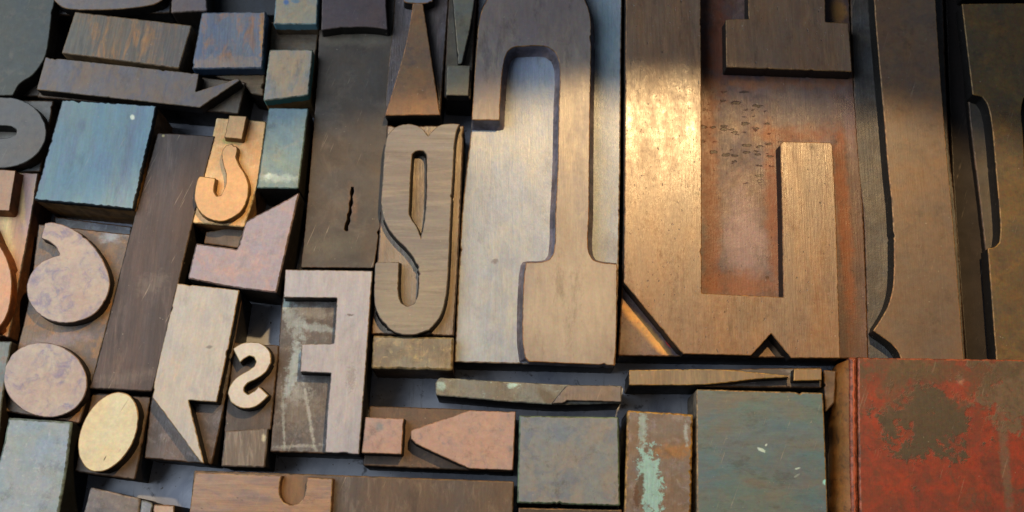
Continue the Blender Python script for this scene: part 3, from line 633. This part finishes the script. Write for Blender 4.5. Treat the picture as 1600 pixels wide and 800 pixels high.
plain('wooden_block', 'narrow block with a large chipped turquoise paint patch and gold-flecked edges', 'wooden block',
    [(980, 641), (1083, 647), (1080, 799), (1078, 840), (972, 840), (975, 797)],
    st('patched_brown', (118, 110, 104), (104, 90, 80), (132, 128, 132), c3t=.6, c3s=260, rough=.45, bump=.4), edge=(164, 128, 66), side=(50, 36, 28), bevel=.0007, bwob=1.0, jit=.00012,
    patches=[(1005, 668, 6, 26, -4, (150, 180, 184), .7, 520, 2.0, .4), (1055, 705, 26, 10, 0, (150, 108, 62), .7, 300, 1.2, .5), (1016, 758, 18, 56, 4, (140, 184, 186), .95, 480, 1.3, .1), (998, 768, 7, 24, -12, (86, 62, 48), .9, 480, 1.0, .2), (1072, 676, 3, 14, 0, (160, 180, 190), .6, 600, 1.6, .4)])
plain('wooden_block', 'large teal-grey square block left of the red book', 'wooden block',
    [(1088, 608), (1286, 613.5), (1290, 700), (1295, 840), (1089, 840)],
    st('big_teal', (92, 114, 122), (100, 104, 104), (80, 114, 124), c3t=.53, c3s=110, stretch=2.2, gax='x', grain=.12, scratch=0.5, rough=.45, ms=70), edge=(150, 128, 90), side=(122, 112, 96), bevel=.0005, rc=.0012,
    patches=[(1190, 703, 6, 2.5, -25, (190, 216, 214), .85, 900, .8, .3), (1197, 695, 2.5, 1.5, 40, (190, 216, 214), .85, 900, .8, .3), (1246, 732, 4, 1.4, 15, (180, 206, 204), .8, 900, .6, .3), (1290, 753, 5, 3.5, 30, (150, 222, 224), .9, 900, .6, .3), (1245, 743, 5, 1.5, 30, (150, 170, 170), .6, 900, .6, .3)])
plain('wooden_block', 'slim brown-grey upright piece between the sideways exclamation dot and the red book', 'wooden block',
    [(1287, 578), (1307, 579), (1304, 630), (1290, 645)], st('slim_brown', (112, 96, 84), (88, 74, 66), None, rough=.55, grain=.4), h=.0195, side=(44, 34, 30))
typeblock('long brown block at the bottom edge with worn tan letter end and rounded notch',
    [(303, 735), (520, 742), (803, 752), (800, 860), (290, 860)],
    [('raised_letter', [(305, 738), (441, 743), (438, 750), (437, 773), (443, 785), (455, 789.5), (467, 786.5), (475, 776), (480, 746), (520, 748), (517, 800), (515, 860), (290, 860), (297, 793)], [])],
    st('long_body', (96, 84, 74), (82, 72, 66), (112, 102, 92), c3t=.6, c3s=400, stretch=3, scratch=0.7, rough=.5, grain=.3), st('tan_worn', (158, 136, 118), (148, 122, 100), (132, 116, 112), c3t=.56, c3s=240, stretch=3, gax='x', grain=.5, gscale=900, rough=.5, bump=.6, pits=.5), relief=.003, edge=(166, 134, 94), bedge=(112, 90, 64), side=(44, 34, 28), lside=(110, 76, 46),
    bpatches=[(456, 765, 22, 30, 0, (132, 98, 62), .8, 300, .5, .5)])

# ------------------------------------------------------------------ red book, bottom right
def book():
    HB = .0262
    e = bpy.data.objects.new('old_book', None); e.empty_display_size = .01; COL.objects.link(e)
    A = at(1337, 558, HB); B = at(1620, 562, HB)
    ang = math.atan2((B-A).y, (B-A).x)
    e.location = (A.x, A.y, 0); e.rotation_euler = (0, 0, ang)
    fr = (Vector((A.x, A.y, 0)), ang)
    tag(e, 'old red book with dark green-grey stains and an ochre spine, in the bottom right corner', 'book')
    red = st('red_cloth', (138, 56, 40), (108, 54, 42), (74, 66, 54), c3t=.62, c3s=95, ms=160, m=.9, grain=.05, rough=.55, fine=.22, pits=.1, bump=.4)
    pt = [(1450, 660, 66, 52, 0, (72, 66, 54), .95, 170, 2.0, .16), (1395, 590, 24, 60, 10, (92, 72, 56), .7, 150, 1.9, .4), (1585, 600, 50, 58, 0, (96, 88, 72), .85, 150, 1.9, .2), (1570, 720, 7, 120, 0, (104, 88, 74), .7, 200, 1.0, .4), (1498, 600, 22, 28, 0, (146, 62, 46), .6, 200, 1.2, .4), (1430, 575, 40, 16, 0, (108, 92, 68), .7, 160, 1.5, .4), (1345, 620, 8, 30, 0, (104, 70, 56), .6, 200, 1.2, .4), (1500, 592, 5, 10, 10, (170, 140, 120), .5, 300, 1, .5), (1480, 585, 150, 22, 0, (80, 68, 54), .75, 160, 2.4, .4)]
    cover = [(1341, 558.5), (1640, 562.5), (1660, 900), (1347, 900), (1344, 800), (1341, 650)]
    slab('cover', w2(cover, HB), [], HB-.0028, HB, [face(red, pt, fr, HB), edge_mat((150, 84, 58)), side_mat((110, 60, 40))], e, bevel=.0006, frame=fr, rc=.0012, jit=.00012)
    # page block under the board
    pages = [(1350, 562), (1640, 566), (1660, 900), (1352, 900)]
    slab('pages', w2(pages, HB), [], .003, HB-.0029, [side_mat((150, 130, 96)), side_mat((150, 130, 96)), side_mat((150, 130, 96))], e, bevel=.0002, frame=fr, jit=0)
    # hinge ridge
    hinge = [(1328, 558), (1339.5, 558), (1340, 650), (1342, 800), (1345, 900), (1334, 900), (1330, 800), (1328, 650)]
    slab('hinge', w2(hinge, HB-.0006), [], .004, HB-.0006, [face(st('hinge_leather', (170, 84, 60), (140, 70, 50), (190, 110, 80), stretch=6, rough=.5), [], fr, HB), edge_mat((150, 80, 52)), side_mat((96, 54, 36))], e, bevel=.0011, frame=fr, jit=.0001)
    # rounded spine: a bulging profile swept along the back, uneven from wear
    R = Matrix.Rotation(-ang, 2)
    V, Fc = [], []
    rows = 60; seg = 16
    for r in range(rows+1):
        py = 562+(900-562)*r/rows
        base = at(1330+(4 if py > 800 else 0)*0, py, HB-.0014)
        q = R @ (base.xy-A.xy)
        bul = .0042+.0013*noise.noise(Vector((0, r*.16, 3)))+.0004*noise.noise(Vector((0, r*.6, 1)))
        if r < 5: bul *= .55+.09*r
        for s in range(seg+1):
            t = s/seg
            z = (HB-.0014)*(1-t)
            x = q.x-bul*math.sin(math.pi*min(1, t*1.0))**.55*(1 if t < .5 else 1)
            V.append((x+.00015*noise.noise(Vector((r*.7, s*.7, 0))), q.y, z))
    for r in range(rows):
        for s in range(seg):
            a = r*(seg+1)+s
            Fc.append((a, a+1, a+seg+2, a+seg+1))
    # close the head of the spine
    top = [s for s in range(seg+1)]
    Fc.append(tuple(top[::-1]))
    me = bpy.data.meshes.new('spine'); me.from_pydata(V, [], Fc)
    me.materials.append(wood('ochre_leather', (132, 92, 46), (100, 70, 38), (66, 48, 32), m=.8, ms=90, c3t=.62, grain=.35, gax='x', gscale=700, rough=.6, bump=.6))
    me.polygons.foreach_set('use_smooth', [True]*(len(Fc)-1)+[False]); me.update()
    o = bpy.data.objects.new('spine', me); COL.objects.link(o); o.parent = e
    back = [(1326, 560), (1640, 564), (1660, 900), (1330, 900)]
    slab('back_cover', w2(back, HB-.004), [], 0.0, .0029, [side_mat((110, 60, 40))]*3, e, bevel=.0003, frame=fr, jit=.0001)
book()
